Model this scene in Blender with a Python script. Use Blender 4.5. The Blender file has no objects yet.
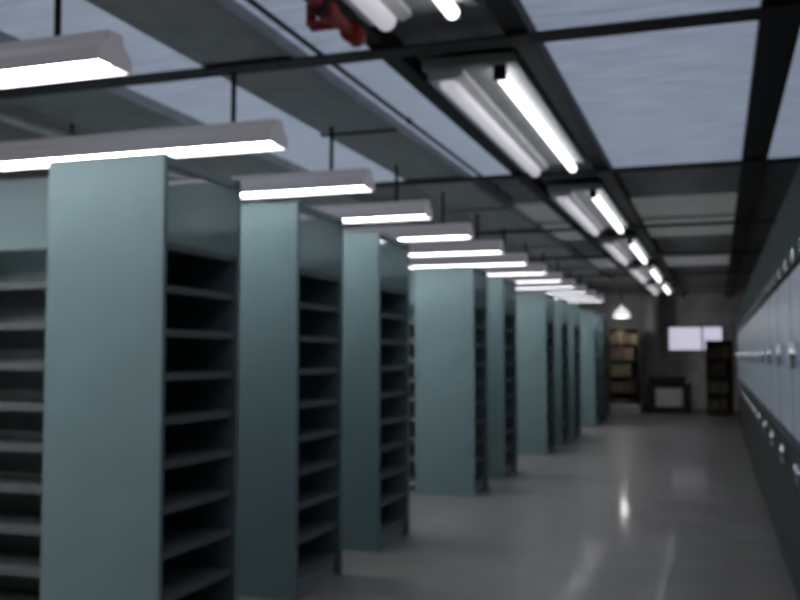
import bpy, bmesh, math, random
from mathutils import Vector, Matrix
random.seed(7)
DOF_D = 0.0030      # aperture diameter, metres
S = bpy.context.scene
C = S.collection
R = math.radians

# ------------------------------------------------------------------ materials
def new_mat(name):
    m = bpy.data.materials.new(name); m.use_nodes = True
    nt = m.node_tree
    return m, nt, nt.nodes['Principled BSDF']

def mat(name, col, rough=0.5, metal=0.0, var=0.12, scale=6.0, bump=0.0, bscale=40.0, spec=0.5, stretch=(1, 1, 1)):
    """painted / metal surface with a little procedural unevenness"""
    m, nt, b = new_mat(name)
    tc = nt.nodes.new('ShaderNodeTexCoord')
    mp = nt.nodes.new('ShaderNodeMapping'); mp.inputs['Scale'].default_value = stretch
    nt.links.new(tc.outputs['Object'], mp.inputs['Vector'])
    n = nt.nodes.new('ShaderNodeTexNoise'); n.inputs['Scale'].default_value = scale
    n.inputs['Detail'].default_value = 4
    nt.links.new(mp.outputs[0], n.inputs['Vector'])
    r = nt.nodes.new('ShaderNodeValToRGB')
    r.color_ramp.elements[0].position = 0.3; r.color_ramp.elements[1].position = 0.7
    r.color_ramp.elements[0].color = (*[c * (1 - var) for c in col], 1)
    r.color_ramp.elements[1].color = (*[min(1, c * (1 + var)) for c in col], 1)
    nt.links.new(n.outputs['Fac'], r.inputs['Fac'])
    nt.links.new(r.outputs['Color'], b.inputs['Base Color'])
    b.inputs['Roughness'].default_value = rough
    b.inputs['Metallic'].default_value = metal
    b.inputs['Specular IOR Level'].default_value = spec
    if bump:
        n2 = nt.nodes.new('ShaderNodeTexNoise'); n2.inputs['Scale'].default_value = bscale
        nt.links.new(mp.outputs[0], n2.inputs['Vector'])
        bp = nt.nodes.new('ShaderNodeBump'); bp.inputs['Strength'].default_value = bump
        bp.inputs['Distance'].default_value = 0.02
        nt.links.new(n2.outputs['Fac'], bp.inputs['Height'])
        nt.links.new(bp.outputs[0], b.inputs['Normal'])
    return m

def glow(name, col, strength, base=(0.8, 0.8, 0.8)):
    m, nt, b = new_mat(name)
    b.inputs['Base Color'].default_value = (*base, 1)
    b.inputs['Emission Color'].default_value = (*col, 1)
    b.inputs['Emission Strength'].default_value = strength
    b.inputs['Roughness'].default_value = 0.4
    return m

def pane_mat(name, col, e, base):
    """ribbed translucent glass deck, lit softly from the storey above"""
    m, nt, b = new_mat(name)
    tc = nt.nodes.new('ShaderNodeTexCoord')
    mp = nt.nodes.new('ShaderNodeMapping'); mp.inputs['Scale'].default_value = (1.6, 9.0, 1)
    nt.links.new(tc.outputs['Object'], mp.inputs['Vector'])
    n = nt.nodes.new('ShaderNodeTexNoise'); n.inputs['Scale'].default_value = 1.7; n.inputs['Detail'].default_value = 5
    nt.links.new(mp.outputs[0], n.inputs['Vector'])
    r = nt.nodes.new('ShaderNodeValToRGB')
    r.color_ramp.elements[0].position = 0.25; r.color_ramp.elements[1].position = 0.75
    r.color_ramp.elements[0].color = (*[c * 0.72 for c in col], 1)
    r.color_ramp.elements[1].color = (*[c * 1.2 for c in col], 1)
    nt.links.new(n.outputs['Fac'], r.inputs['Fac'])
    nt.links.new(r.outputs['Color'], b.inputs['Emission Color'])
    b.inputs['Emission Strength'].default_value = e
    b.inputs['Base Color'].default_value = (*base, 1)
    b.inputs['Roughness'].default_value = 0.35
    bp = nt.nodes.new('ShaderNodeBump'); bp.inputs['Strength'].default_value = 0.25; bp.inputs['Distance'].default_value = 0.01
    nt.links.new(n.outputs['Fac'], bp.inputs['Height']); nt.links.new(bp.outputs[0], b.inputs['Normal'])
    return m

def floor_mat():
    m, nt, b = new_mat('polished_floor')
    tc = nt.nodes.new('ShaderNodeTexCoord')
    br = nt.nodes.new('ShaderNodeTexBrick')
    br.offset = 0.0; br.inputs['Scale'].default_value = 1.0
    br.inputs['Brick Width'].default_value = 0.61; br.inputs['Row Height'].default_value = 0.61
    br.inputs['Mortar Size'].default_value = 0.006
    br.inputs['Color1'].default_value = (0.205, 0.205, 0.198, 1)
    br.inputs['Color2'].default_value = (0.235, 0.234, 0.226, 1)
    br.inputs['Mortar'].default_value = (0.23, 0.228, 0.22, 1)
    nt.links.new(tc.outputs['Object'], br.inputs['Vector'])
    n = nt.nodes.new('ShaderNodeTexNoise'); n.inputs['Scale'].default_value = 2.5; n.inputs['Detail'].default_value = 6
    nt.links.new(tc.outputs['Object'], n.inputs['Vector'])
    mx = nt.nodes.new('ShaderNodeMix'); mx.data_type = 'RGBA'; mx.blend_type = 'MULTIPLY'
    mx.inputs[0].default_value = 0.5
    nt.links.new(br.outputs['Color'], mx.inputs[6]); nt.links.new(n.outputs['Color'], mx.inputs[7])
    hs = nt.nodes.new('ShaderNodeHueSaturation'); hs.inputs['Saturation'].default_value = 0.5; hs.inputs['Value'].default_value = 1.25
    nt.links.new(mx.outputs[2], hs.inputs['Color'])
    nt.links.new(hs.outputs[0], b.inputs['Base Color'])
    mr = nt.nodes.new('ShaderNodeMapRange')
    mr.inputs['To Min'].default_value = 0.34; mr.inputs['To Max'].default_value = 0.46
    nt.links.new(n.outputs['Fac'], mr.inputs['Value'])
    nt.links.new(mr.outputs[0], b.inputs['Roughness'])
    bp = nt.nodes.new('ShaderNodeBump'); bp.inputs['Strength'].default_value = 0.06; bp.inputs['Distance'].default_value = 0.02
    nt.links.new(n.outputs['Fac'], bp.inputs['Height']); nt.links.new(bp.outputs[0], b.inputs['Normal'])
    b.inputs['Specular IOR Level'].default_value = 0.12
    b.inputs['Coat Weight'].default_value = 0.15; b.inputs['Coat Roughness'].default_value = 0.09; b.inputs['Coat IOR'].default_value = 1.4
    return m

M = {
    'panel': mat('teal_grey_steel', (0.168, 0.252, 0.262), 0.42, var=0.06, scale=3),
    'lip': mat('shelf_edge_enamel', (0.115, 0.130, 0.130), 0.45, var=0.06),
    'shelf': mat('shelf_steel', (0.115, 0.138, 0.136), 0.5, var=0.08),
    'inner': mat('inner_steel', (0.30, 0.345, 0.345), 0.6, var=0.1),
    'beam': mat('dark_steel', (0.022, 0.024, 0.026), 0.6, var=0.25),
    'duct': mat('dark_duct', (0.42, 0.44, 0.44), 0.55, var=0.12),
    'soffit': mat('soffit', (0.36, 0.365, 0.365), 0.8, var=0.2),
    'bar': mat('pale_conduit', (0.85, 0.85, 0.83), 0.4, var=0.08),
    'red': mat('red_pipe_paint', (0.42, 0.035, 0.03), 0.45, var=0.2),
    'housing': glow('glowing_housing_enamel', (0.93, 0.90, 1.0), 0.11, (0.36, 0.355, 0.37)),  # emission added so the housing sides look lit
    'lit_reflector': glow('lit_reflector_glow', (0.92, 0.89, 1.0), 0.42),  # emission stands in for tube light falling on the reflector
    'reflector': mat('reflector_enamel', (0.86, 0.85, 0.88), 0.35, var=0.10, scale=4),
    'tube': glow('fluorescent_tube', (0.96, 0.97, 1.0), 28.0),
    'aisle_tube': glow('aisle_fluorescent_tube', (0.97, 0.97, 1.0), 2.8),
    'pane': pane_mat('deck_glass', (0.54, 0.63, 0.82), 0.36, (0.30, 0.33, 0.38)),
    'dim_pane': pane_mat('dim_deck_glass', (0.62, 0.66, 0.66), 0.12, (0.16, 0.17, 0.17)),
    'floor': floor_mat(),
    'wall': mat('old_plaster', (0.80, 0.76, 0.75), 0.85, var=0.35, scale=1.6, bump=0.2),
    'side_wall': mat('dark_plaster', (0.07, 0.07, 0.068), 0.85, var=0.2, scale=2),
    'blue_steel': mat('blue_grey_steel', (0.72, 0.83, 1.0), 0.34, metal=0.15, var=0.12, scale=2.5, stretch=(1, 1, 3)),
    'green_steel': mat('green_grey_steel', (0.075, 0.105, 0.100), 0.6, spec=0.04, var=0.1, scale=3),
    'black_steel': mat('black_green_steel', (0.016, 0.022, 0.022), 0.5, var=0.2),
    'chrome': mat('chrome', (0.80, 0.82, 0.85), 0.14, metal=1.0, var=0.03),
    'card_white': mat('white_card', (0.85, 0.86, 0.88), 0.35, var=0.03),
    'black': mat('black_plastic', (0.016, 0.017, 0.024), 0.4, var=0.2),
    'pale': mat('pale_grey_plastic', (0.78, 0.80, 0.80), 0.5, var=0.06),
    'brown_wood': mat('brown_wood', (0.055, 0.040, 0.026), 0.6, var=0.3, stretch=(8, 8, 1)),
    'card_1': mat('brown_card', (0.19, 0.14, 0.085), 0.8, var=0.2),
    'card_2': mat('dark_card', (0.12, 0.08, 0.065), 0.8, var=0.2),
    'card_3': mat('olive_card', (0.20, 0.185, 0.105), 0.8, var=0.2),
    'column': mat('column_paint', (0.45, 0.44, 0.45), 0.7, var=0.1),
    'window_glow': glow('window_daylight', (0.84, 0.80, 1.0), 0.62),
    'shade': glow('lamp_shade_glow', (0.95, 0.97, 1.0), 0.85),
}

# ------------------------------------------------------------------ mesh helpers
def bx(bm, x0, x1, y0, y1, z0, z1, bev=0.0):
    t = bmesh.new()
    bmesh.ops.create_cube(t, size=1.0)
    bmesh.ops.scale(t, vec=(abs(x1 - x0), abs(y1 - y0), abs(z1 - z0)), verts=t.verts)
    bmesh.ops.translate(t, vec=((x0 + x1) / 2, (y0 + y1) / 2, (z0 + z1) / 2), verts=t.verts)
    if bev:
        bmesh.ops.bevel(t, geom=list(t.edges), offset=bev, segments=2, affect='EDGES', profile=0.5)
    me = bpy.data.meshes.new('t'); t.to_mesh(me); t.free()
    bm.from_mesh(me); bpy.data.meshes.remove(me)
    return bm

def tube(bm, p0, p1, r, seg=14, r2=None):
    p0, p1 = Vector(p0), Vector(p1)
    d = p1 - p0
    t = bmesh.new()
    bmesh.ops.create_cone(t, cap_ends=True, segments=seg, radius1=r, radius2=r if r2 is None else r2, depth=d.length)
    q = Vector((0, 0, 1)).rotation_difference(d.normalized())
    bmesh.ops.transform(t, matrix=Matrix.Translation((p0 + p1) / 2) @ q.to_matrix().to_4x4(), verts=t.verts)
    for f in t.faces:
        if len(f.verts) == 4: f.smooth = True
    me = bpy.data.meshes.new('t'); t.to_mesh(me); t.free()
    bm.from_mesh(me); bpy.data.meshes.remove(me)
    return bm

def lathe(bm, prof, c=(0, 0, 0), seg=28):
    rings = []
    for r, z in prof:
        rings.append([bm.verts.new((c[0] + r * math.cos(2 * math.pi * k / seg), c[1] + r * math.sin(2 * math.pi * k / seg), c[2] + z)) for k in range(seg)])
    for a, b in zip(rings, rings[1:]):
        for k in range(seg):
            f = bm.faces.new((a[k], a[(k + 1) % seg], b[(k + 1) % seg], b[k])); f.smooth = True
    for ring in (rings[0], rings[-1]):
        bm.faces.new(ring)
    bmesh.ops.recalc_face_normals(bm, faces=bm.faces)
    return bm

def prism_x(bm, prof, x0, x1):
    """profile of (y,z) swept along x"""
    a = [bm.verts.new((x0, y, z)) for y, z in prof]
    b = [bm.verts.new((x1, y, z)) for y, z in prof]
    n = len(prof)
    for k in range(n):
        bm.faces.new((a[k], a[(k + 1) % n], b[(k + 1) % n], b[k]))
    bm.faces.new(a); bm.faces.new(list(reversed(b)))
    bmesh.ops.recalc_face_normals(bm, faces=bm.faces)
    return bm

def prism_y(bm, prof, y0, y1):
    a = [bm.verts.new((x, y0, z)) for x, z in prof]
    b = [bm.verts.new((x, y1, z)) for x, z in prof]
    n = len(prof)
    for k in range(n):
        bm.faces.new((a[k], a[(k + 1) % n], b[(k + 1) % n], b[k]))
    bm.faces.new(a); bm.faces.new(list(reversed(b)))
    bmesh.ops.recalc_face_normals(bm, faces=bm.faces)
    return bm

def obj(name, bm, m, parent=None):
    me = bpy.data.meshes.new(name); bm.to_mesh(me); bm.free()
    me.materials.append(m)
    o = bpy.data.objects.new(name, me); C.objects.link(o)
    if parent: o.parent = parent
    return o

def B(*a, **k): return bx(bmesh.new(), *a, **k)

def tag(o, label, cat, group=None):
    o['label'] = label; o['category'] = cat
    if group: o['group'] = group
    return o

def thing(name, label, cat, loc=(0, 0, 0), group=None):
    o = bpy.data.objects.new(name, None); C.objects.link(o)
    o.location = loc; o.empty_display_size = 0.1
    return tag(o, label, cat, group)

def struct(name, bm, m, parent=None):
    o = obj(name, bm, m, parent)
    if not parent: o['kind'] = 'structure'
    return o

def dup(root, loc, label):
    r = root.copy(); C.objects.link(r); r.location = loc; r['label'] = label
    for ch in list(root.children):
        c = ch.copy(); C.objects.link(c); c.parent = r
        for g in ch.children:
            d = g.copy(); C.objects.link(d); d.parent = c
    return r

ORD = ['nearest', 'second', 'third', 'fourth', 'fifth', 'sixth', 'seventh', 'eighth', 'ninth', 'tenth', 'eleventh', 'twelfth', 'thirteenth', 'fourteenth']

# ------------------------------------------------------------------ setting
Y0, Y1, XL, XR, ZC = -2.5, 26.5, -8.0, 1.6, 3.10
struct('floor', B(XL, XR, Y0, Y1, -0.1, 0), M['floor'])
struct('ceiling', B(XL, XR, Y0, Y1, ZC, ZC + 0.1), M['soffit'])
struct('wall_left', B(XL - 0.1, XL, Y0, Y1, 0, ZC), M['side_wall'])
struct('wall_right', B(XR, XR + 0.1, Y0, Y1, 0, ZC), M['side_wall'])
struct('wall_far', B(XL, XR, Y1, Y1 + 0.1, 0, ZC), M['wall'])
struct('wall_near', B(XL, XR, Y0 - 0.1, Y0, 0, ZC), M['side_wall'])

# ceiling steel: long beams and cross beams
trim = 0
def beam(bm):
    global trim
    trim += 1
    return struct('trim_%d' % trim, bm, M['beam'])
ZP = 3.03        # underside of the glass deck
def ibeam_y(x0, x1, y0, y1, z0):
    bm = bmesh.new()
    bx(bm, x0, x1, y0, y1, z0, z0 + 0.018)
    xm = (x0 + x1) / 2
    bx(bm, xm - 0.02, xm + 0.02, y0, y1, z0 + 0.018, ZC)
    bx(bm, x0, x1, y0, y1, ZP - 0.012, ZC)
    return bm
for x0, x1 in ((-1.67, -1.57), (-0.96, -0.84), (0.22, 0.41)):
    beam(ibeam_y(x0, x1, Y0, Y1, 3.0))
CROSS = [1.1, 4.55, 8.1, 11.75, 15.2, 18.8, 22.4]
for y in CROSS:
    bm = bmesh.new()
    bx(bm, XL, XR, y - 0.07, y + 0.07, 2.972, 2.986)
    bx(bm, XL, XR, y - 0.03, y + 0.03, 2.986, 2.999)
    beam(bm)

# round column near the far end
trim += 1
bm = bmesh.new()
lathe(bm, [(0.24, 0), (0.24, 0.12), (0.17, 0.14), (0.17, 2.75), (0.25, 2.9), (0.25, ZC)], (-1.62, 25.6, 0))
struct('trim_%d' % trim, bm, M['column'])

# window on the far wall
w = struct('window_1', B(-1.22, 0.12, Y1 - 0.03, Y1 - 0.002, 1.58, 2.18), M['window_glow'])
bm = bmesh.new()
for a in ((-1.27, 0.17, 2.18, 2.23), (-1.27, 0.17, 1.53, 1.58)):
    bx(bm, a[0], a[1], Y1 - 0.06, Y1 - 0.001, a[2], a[3])
for x in (-1.27, 0.12, -0.40):
    bx(bm, x, x + 0.045, Y1 - 0.06, Y1 - 0.001, 1.58, 2.18)
obj('window_frame', bm, M['column'], w)

# ------------------------------------------------------------------ glass ceiling panels
def pane(x0, x1, y0, y1, label, m='pane', group='glass ceiling panels'):
    o = obj('ceiling_panel', B(x0 - (x0 + x1) / 2, x1 - (x0 + x1) / 2, y0 - (y0 + y1) / 2, y1 - (y0 + y1) / 2, -0.025, 0.0), M[m])
    o.location = ((x0 + x1) / 2, (y0 + y1) / 2, ZC)
    return tag(o, label, 'ceiling panel', group)

cols = [(-0.84, 0.22, 'right of the aisle lights'), (-2.10, -1.67, 'between wide dark duct and aisle lights'),
        (-3.43, -2.66, 'left of the wide dark duct'), (0.41, 1.55, 'above the right-hand cabinets')]
for x0, x1, where in cols:
    pane(x0, x1, 1.17, 4.85, 'pale bluish glass ceiling panel %s, before the first cross beam' % where)
    pane(x0, x1, 4.86, 8.55, 'pale bluish glass ceiling panel %s, beyond the first cross beam' % where)
for x0, x1, where in cols[:2]:
    for y0, y1, w2 in ((10.3, 11.65, 'before the third cross beam'), (12.0, 13.6, 'beyond the third cross beam'), (16.6, 18.2, 'in the far dark bay')):
        pane(x0, x1, y0, y1, 'dim grey strip of ceiling glass %s, %s' % (where, w2), 'dim_pane', 'dim ceiling strips')

# ------------------------------------------------------------------ ducts, pipes
def duct(x0, x1, label, z0=3.0):
    t = thing('ceiling_duct', label, 'duct', ((x0 + x1) / 2, 0, z0))
    h = (x1 - x0) / 2
    obj('duct_body', B(-h, h, Y0 + .02, 20.5, 0.0, ZC - z0 - 0.002, bev=0.012), M['duct'], t)
    for y in (-0.4, 2.3, 6.2, 9.9, 13.6, 17.2):
        bm = bmesh.new()
        bx(bm, -h - 0.012, h + 0.012, y - 0.02, y + 0.02, -0.012, 0.004)
        obj('duct_seam', bm, M['beam'], t)
    return t
duct(-2.65, -2.11, 'wide dark ceiling duct running above the range ends, right of the two')
duct(-4.15, -3.44, 'wide dark ceiling duct farther left, mostly behind the hanging lights')

def pipe(x, z, y0, y1, r, m, label, name='ceiling_pipe', cat='pipe', straps=()):
    t = thing(name, label, cat, (x, y0, z))
    obj('pipe_run', tube(bmesh.new(), (0, 0, 0), (0, y1 - y0, 0), r), M[m], t)
    for y in straps:
        bm = bmesh.new()
        tube(bm, (0, y - y0 - 0.02, 0), (0, y - y0 + 0.02, 0), r * 1.35)
        bx(bm, -0.008, 0.008, y - y0 - 0.008, y - y0 + 0.008, 0, ZC - z - 0.002)
        obj('pipe_strap', bm, M['beam'], t)
    return t
pipe(-2.00, 3.045, Y0 + .1, 9.6, 0.014, 'beam', 'thin dark conduit dividing the ceiling glass along the right edge of the wide duct', 'bar', 'bar', (0.5, 3.2, 6.2, 9.0))  # thin dark bar dividing the ceiling glass
pipe(-4.33, 2.96, Y0 + .1, 12, 0.035, 'bar', 'pale pipe at far left beside the left dark duct', straps=(2.0, 5.6, 9.5))
t = pipe(-1.56, 2.90, 0.9, 4.00, 0.034, 'red', 'red sprinkler pipe at top of the picture beside the aisle lights', 'sprinkler_pipe', 'pipe', (1.6, 3.6))
for y in (2.72, 3.05):
    obj('coupling', tube(bmesh.new(), (0, y, 0), (0, y + 0.1, 0), 0.05), M['red'], t)
bm = bmesh.new()
tube(bm, (0.0, 2.95, 0), (-0.145, 2.95, 0.0), 0.026); tube(bm, (-0.145, 2.95, 0), (-0.145, 2.95, ZC - 2.90 - 0.026), 0.024)
obj('branch_pipe', bm, M['red'], t)

# ------------------------------------------------------------------ lights over the range aisles
def hanging_light(label):
    """origin at the right-hand end, tube axis; runs to the left"""
    L = 3.6
    t = thing('hanging_light', label, 'light', (0, 0, 0), 'hanging lights over the range aisles')
    prof = [(-0.105, -0.042), (-0.105, 0.012), (-0.045, 0.062), (-0.045, 0.095), (0.045, 0.095), (0.045, 0.062), (0.105, 0.012), (0.105, -0.042),
            (0.098, -0.042), (0.098, 0.008), (0.040, 0.050), (-0.040, 0.050), (-0.098, 0.008), (-0.098, -0.042)]
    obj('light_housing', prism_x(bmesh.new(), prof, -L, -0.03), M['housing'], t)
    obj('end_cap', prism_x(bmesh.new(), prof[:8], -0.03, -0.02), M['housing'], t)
    obj('fluorescent_tube', tube(bmesh.new(), (-L + 0.02, 0, -0.006), (-0.03, 0, -0.006), 0.028), M['tube'], t)
    for x in (-0.30, -L + 0.4):
        bm = bmesh.new()
        tube(bm, (x, 0, 0.09), (x, 0, ZC - 2.595), 0.014)
        tube(bm, (x, 0, ZC - 2.595 - 0.03), (x, 0, ZC - 2.595), 0.045)
        obj('hanger_rod', bm, M['beam'], t)
    return t
hl = hanging_light('hanging white fluorescent light over the range aisle, nearest to the camera at upper left')
dup(hl, (-2.20, 1.8, 2.595), 'unseen hanging fluorescent light beyond the left picture edge, beside the camera')  # unseen lights continuing the row, added to light the nearest end panel
dup(hl, (-2.20, 0.4, 2.595), 'unseen hanging fluorescent light behind the left picture edge, behind the camera position')
for k in range(13):
    loc = (-2.20, 3.2 + 1.4 * k - (0.07 if k == 0 else 0), 2.595)
    lab = hl['label'] if k == 0 else '%s hanging white fluorescent light counted from the camera, over the left range aisles' % ORD[k]
    if k == 0: hl.location = loc
    else: dup(hl, loc, lab)

# ------------------------------------------------------------------ lights along the main aisle
def aisle_light(L, label):
    t = thing('aisle_light', label, 'light', (0, 0, 0), 'lights along the main aisle ceiling')
    obj('reflector_glow', tube(bmesh.new(), (-0.30, 0.05, -0.012), (-0.30, L - 0.05, -0.012), 0.045), M['lit_reflector'], t)  # glowing strip standing in for the lit reflector, no second lamp
    obj('light_housing', B(-0.42, 0.10, -0.05, L + 0.05, 0.045, 0.10, bev=0.006), M['duct'], t)
    prof = [(-0.40, -0.005), (-0.40, 0.044), (-0.20, 0.044), (-0.20, 0.020), (-0.24, 0.0)]
    obj('reflector', prism_y(bmesh.new(), prof, 0.0, L), M['reflector'], t)
    obj('fluorescent_tube', tube(bmesh.new(), (0, 0.03, 0), (0, L - 0.03, 0), 0.031), M["aisle_tube"], t)
    for y in (0.0, L - 0.03):
        obj('lamp_holder', B(-0.035, 0.035, y, y + 0.03, -0.03, 0.046), M['black'], t)
    for y in (0.4, L - 0.4):
        obj('hanger_rod', tube(bmesh.new(), (-0.13, y, 0.10), (-0.13, y, ZC - 2.93), 0.012), M['beam'], t)
    return t
al = aisle_light(2.75, 'long fluorescent light on the aisle ceiling, second and largest bright one of the row')
al.location = (-1.08, 4.92, 2.93)
dup(al, (-1.08, 1.25, 2.93), 'fluorescent light at the top edge of the picture, nearest of the aisle row')
for k, y in enumerate((8.95, 12.95, 17.0, 20.9)):
    dup(al, (-1.08, y, 2.93), ['third fluorescent light along the aisle ceiling, just beyond the brightest one',
                               'fourth fluorescent light along the aisle ceiling', 'fifth fluorescent light along the aisle ceiling',
                               'farthest small fluorescent light at the end of the aisle row'][k])

# ------------------------------------------------------------------ shelving on the left
H = 2.34
W = 0.63          # width of the end panel facing the camera
def end_unit(D, label):
    """origin at the near right-hand floor corner; shelves open to the aisle"""
    t = thing('shelving_unit', label, 'shelving', (0, 0, 0), 'shelving units at the range ends')
    for y in (0.0, D - 0.03):
        bm = B(-W, 0, y, y + 0.03, 0, H, bev=0.004)
        obj('end_panel', bm, M['panel'], t)
    bm = bmesh.new()
    bx(bm, -W + 0.005, -W + 0.02, 0.03, D - 0.03, 0.06, 1.93)
    obj('back_panel', bm, M['inner'], t)
    for k in range(10):
        z = 1.93 - 0.2 * k
        bm = bmesh.new()
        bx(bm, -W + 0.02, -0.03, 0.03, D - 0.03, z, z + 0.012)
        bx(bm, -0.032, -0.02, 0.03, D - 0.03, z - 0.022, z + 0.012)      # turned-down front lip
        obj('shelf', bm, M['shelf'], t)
    obj('kick_plate', B(-0.06, -0.045, 0.03, D - 0.03, 0, 0.108), M['inner'], t)
    obj('top_rail', B(-0.045, -0.012, 0.03, D - 0.03, H - 0.05, H - 0.004), M['panel'], t)
    return t

def bay(label, nb=1, edge='lip'):
    """open shelving bay facing the camera; origin at its near right floor corner"""
    t = thing('shelving_bay', label, 'shelving', (0, 0, 0), 'shelving bays behind the range ends')
    d = 0.36
    for q in range(nb + 1):
        x = -0.03 - q * 0.89
        obj('upright', B(x, x + 0.03, 0, d, 0, H), M['panel'], t)
    for q in range(nb):
        x1 = -0.03 - q * 0.89; x0 = x1 - 0.86
        obj('header_panel', B(x0, x1, 0.01, 0.03, 1.97, H), M['panel'], t)
        obj('back_panel', B(x0, x1, d - 0.015, d - 0.003, 0.05, H), M['inner'], t)
        for k in range(9):
            z = 1.79 - 0.208 * k
            bm = bmesh.new()
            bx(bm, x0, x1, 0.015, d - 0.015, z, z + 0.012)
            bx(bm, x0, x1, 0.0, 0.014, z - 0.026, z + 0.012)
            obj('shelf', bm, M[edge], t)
    return t

XE = -2.35
near_y = [3.69 + 1.435 * k for k in range(13)]
skip = {3, 6, 10}
first = {}
n = 0
eu_label = ['teal steel shelving unit with wide end panel, nearest the camera, under second hanging light',
            'teal steel shelving unit, second from the camera, end panel under the third hanging light',
            'teal steel shelving unit, third from the camera, narrow end panel before the wide floor gap',
            'teal steel shelving unit, fourth from camera, bright full end panel beyond the floor gap',
            'teal steel shelving unit, fifth from the camera, thin pale sliver of end panel',
            'teal steel shelving unit, sixth from the camera, bright end panel beyond the second gap',
            'dim teal shelving unit, seventh from the camera',
            'dim teal shelving unit, eighth from the camera',
            'teal shelving unit, ninth from the camera, pale narrow end panel near far end',
            'last dark teal shelving unit of the row at far end']
for k, y in enumerate(near_y):
    if k in skip: continue
    D = 0.60 if k == 4 else 0.73
    if D not in first:
        t = end_unit(D, eu_label[n]); t.location = (XE, y, 0); first[D] = t
    else:
        t = dup(first[D], (XE, y, 0), eu_label[n])
    n += 1
by = bay('open shelving bay at left picture edge with lit shelf edges, beside nearest end panel')
by.location = (XE - W - 0.005, 4.02, 0)
run = None
n = 0
for k, y in enumerate(near_y):
    if k in skip: continue
    lab = 'long run of open shelving stretching left behind the %s end panel from camera' % ORD[n]
    loc = (XE - W - 0.005 - (0.93 if k == 0 else 0), y + (0.24 if k == 4 else 0.33), 0)
    if run is None:
        run = bay(lab, 4, 'shelf'); run.location = loc; run['group'] = 'long shelving runs behind the end panels'
    else:
        dup(run, loc, lab)
    n += 1

# ------------------------------------------------------------------ cabinets on the right
XB = 0.38
CW = 1.10
def steel_cabinet(label):
    """origin at near floor corner of the front face; front faces -x"""
    t = thing('steel_cabinet', label, 'cabinet', (0, 0, 0), 'steel cabinets along the right side')
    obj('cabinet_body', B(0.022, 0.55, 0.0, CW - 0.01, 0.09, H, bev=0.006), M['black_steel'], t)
    obj('plinth', B(0.06, 0.53, 0.01, CW - 0.02, 0, 0.09), M['black'], t)
    for j in range(2):
        y0 = 0.01 + j * (CW / 2 - 0.005); y1 = y0 + CW / 2 - 0.018
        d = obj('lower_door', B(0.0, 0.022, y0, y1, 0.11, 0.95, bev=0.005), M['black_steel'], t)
        hy = y1 - 0.05 if j == 0 else y0 + 0.05
        bm = bmesh.new(); tube(bm, (-0.028, hy, 0.80), (-0.028, hy, 0.90), 0.009)
        tube(bm, (-0.028, hy, 0.81), (0.001, hy, 0.81), 0.006); tube(bm, (-0.028, hy, 0.89), (0.001, hy, 0.89), 0.006)
        obj('door_handle', bm, M['chrome'], d)
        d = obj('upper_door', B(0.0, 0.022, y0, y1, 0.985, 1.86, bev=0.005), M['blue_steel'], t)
        bm = bmesh.new(); tube(bm, (-0.03, hy, 1.36), (-0.03, hy, 1.49), 0.016)
        tube(bm, (-0.03, hy, 1.38), (0.001, hy, 1.38), 0.007); tube(bm, (-0.03, hy, 1.48), (0.001, hy, 1.48), 0.007)
        obj('door_handle', bm, M['chrome'], d)
        obj('label_card', B(-0.006, 0.001, (y0 + y1) / 2 - 0.055, (y0 + y1) / 2 + 0.055, 1.36, 1.45, bev=0.002), M['card_white'], d)
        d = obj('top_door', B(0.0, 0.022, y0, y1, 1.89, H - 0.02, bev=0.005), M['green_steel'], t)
        bm = bmesh.new()
        bx(bm, -0.012, 0.001, (y0 + y1) / 2 - 0.07, (y0 + y1) / 2 + 0.07, 1.90, 1.96, bev=0.003)
        obj('label_holder', bm, M['chrome'], d)
    obj('edge_strip', B(-0.006, 0.010, -0.006, 0.008, 0.985, 1.86), M['chrome'], t)
    obj('counter_ledge', B(-0.03, 0.022, 0.0, CW - 0.01, 0.952, 0.982, bev=0.006), M['green_steel'], t)
    return t
sc = None
for k in range(15):
    y = 3.3 + CW * k
    lab = ('blue-grey steel cabinet on the right, cut by the picture edge, nearest the camera' if k == 0 else
           '%s blue-grey steel cabinet from the camera in the right-hand row' % ORD[k] if k < 14 else
           'farthest blue-grey steel cabinet in the right-hand row')
    if sc is None:
        sc = steel_cabinet(lab); sc.location = (XB, y, 0)
    else:
        dup(sc, (XB, y, 0), lab)

# ------------------------------------------------------------------ far end
t = thing('office_machine', 'squat dark machine with pale panel on its front, at the far end of aisle', 'machine', (-1.17, 24.4, 0))
bm = bmesh.new()
bx(bm, -0.53, 0.53, 0.0, 0.6, 0.06, 0.74, bev=0.02)
bx(bm, -0.45, 0.42, 0.04, 0.58, 0.74, 0.93, bev=0.03)
obj('machine_body', bm, M['black'], t)
obj('front_panel', B(-0.30, 0.34, -0.012, 0.001, 0.17, 0.62, bev=0.005), M['pale'], t)
obj('control_panel', B(-0.38, 0.30, -0.03, 0.05, 0.80, 0.86, bev=0.006), M['black_steel'], t)
for x in (-0.46, 0.46):
    for y in (0.06, 0.52):
        obj('caster', tube(bmesh.new(), (x - 0.015, y, 0.031), (x + 0.015, y, 0.031), 0.031), M['black'], t)

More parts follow.
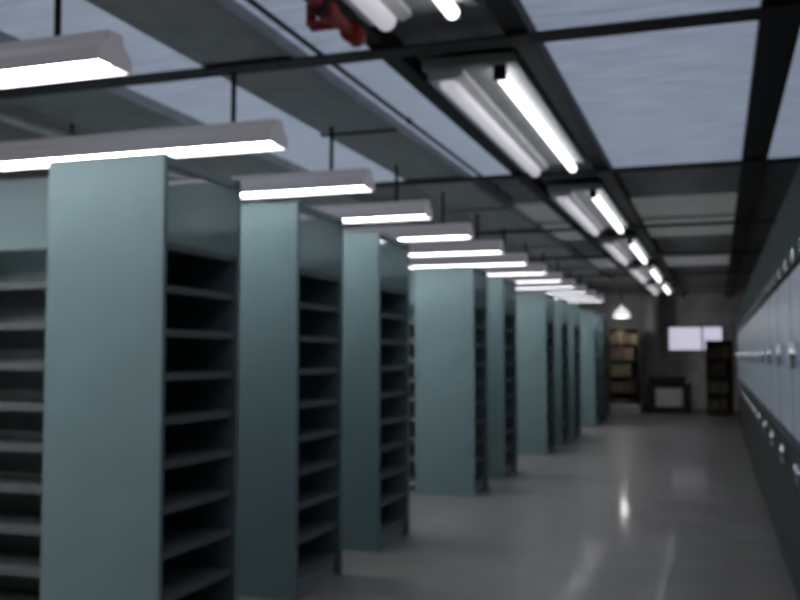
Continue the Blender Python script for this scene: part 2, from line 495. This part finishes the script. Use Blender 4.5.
def rack(x0, x1, y, h, shelves, label):
    t = thing('bookcase', label, 'bookcase', ((x0 + x1) / 2, y, 0))
    hw = (x1 - x0) / 2
    for s in (-1, 1):
        obj('side_panel', B(s * hw - (0.03 if s > 0 else 0), s * hw + (0.03 if s < 0 else 0), 0, 0.4, 0, h), M['brown_wood'], t)
    obj('back_panel', B(-hw + .03, hw - .03, 0.385, 0.4, 0, h), M['brown_wood'], t)
    for k in range(shelves + 1):
        z = 0.06 + (h - 0.10) * k / shelves
        obj('shelf', B(-hw + .03, hw - .03, 0.0, 0.385, z, z + 0.03), M['brown_wood'], t)
    return t
def fill(x0, x1, y, h, shelves, label, group):
    pitch = (h - 0.10) / shelves
    cs = ('card_1', 'card_2', 'card_3')
    for k in range(shelves):
        z = 0.06 + pitch * k + 0.03
        x = x0 + 0.05
        while x < x1 - 0.2:
            w = min(random.uniform(0.13, 0.24), x1 - 0.045 - x)
            hh = pitch * random.uniform(0.55, 0.82)
            bm = bmesh.new()
            bx(bm, -w / 2 + 0.006, w / 2 - 0.006, 0, 0.30, 0, hh, bev=0.006)
            bx(bm, -w / 2 + 0.001, w / 2 - 0.001, -0.006, 0.306, hh * 0.8, hh + 0.004, bev=0.003)
            o = obj('storage_box', bm, M[random.choice(cs)])
            o.location = (x + w / 2, y + 0.03 + random.uniform(0, .03), z)
            tag(o, label, 'box', group)
            x += w + 0.012
rack(-2.62, -1.86, 24.5, 2.15, 5, 'dark brown bookcase full of boxes at far left of the aisle end')
fill(-2.62, -1.86, 24.5, 2.15, 5, 'brown storage box on a shelf of the far left bookcase', 'boxes on the far left bookcase')
rack(-0.27, 0.36, 24.3, 1.80, 4, 'dark brown bookcase full of boxes at far right, beside the last cabinet')
fill(-0.27, 0.36, 24.3, 1.80, 4, 'brown storage box on a shelf of the far right bookcase', 'boxes on the far right bookcase')

t = thing('pendant_lamp', 'small white pendant lamp hanging at far end above left bookcase', 'lamp', (-2.22, 23.9, 2.42))
bm = bmesh.new(); lathe(bm, [(0.21, -0.05), (0.20, 0.02), (0.14, 0.12), (0.05, 0.18), (0.03, 0.24)])
obj('lamp_shade', bm, M['shade'], t)
bl = bpy.data.lights.new('fill_bulb', 'POINT'); bl.energy = 13; bl.specular_factor = 0.0; bl.shadow_soft_size = 0.08; bl.color = (1, 0.97, 0.95)  # fill light added under the shade to brighten the far end
bo = bpy.data.objects.new('fill_bulb', bl); C.objects.link(bo); bo.parent = t; bo.location = (0, 0, -0.15)
obj('cord', tube(bmesh.new(), (0, 0, 0.24), (0, 0, ZC - 2.42 - 0.002), 0.012), M['beam'], t)
bm = bmesh.new()
bx(bm, -0.36, 0.36, 0, 0.35, 0.0, 0.20, bev=0.012)
bx(bm, -0.37, 0.37, -0.01, 0.36, 0.17, 0.215, bev=0.006)
o = obj('storage_crate', bm, M['pale']); o.location = (-2.18, 23.9, 0)
tag(o, 'low pale grey crate on the floor before the far left bookcase', 'crate')

# ------------------------------------------------------------------ light, world, camera
wd = bpy.data.worlds.new('dim_room'); S.world = wd; wd.use_nodes = True
bg = wd.node_tree.nodes['Background']
bg.inputs[0].default_value = (0.5, 0.55, 0.6, 1); bg.inputs[1].default_value = 0.02

cam = bpy.data.cameras.new('camera'); co = bpy.data.objects.new('camera', cam); C.objects.link(co)
cam.sensor_width = 36; cam.lens = 950 / 800 * 36
cam.clip_start = 0.05
co.location = (0, 0, 1.42)
co.rotation_euler = (R(90 + 3.37), 0, R(18.45))
S.camera = co
cam.dof.use_dof = True      # the snapshot is soft all over: focused far too near
cam.dof.focus_distance = 0.5
cam.dof.aperture_fstop = 0.04275 / DOF_D

S.view_settings.view_transform = 'Standard'
S.view_settings.look = 'None'
S.view_settings.exposure = 0.0
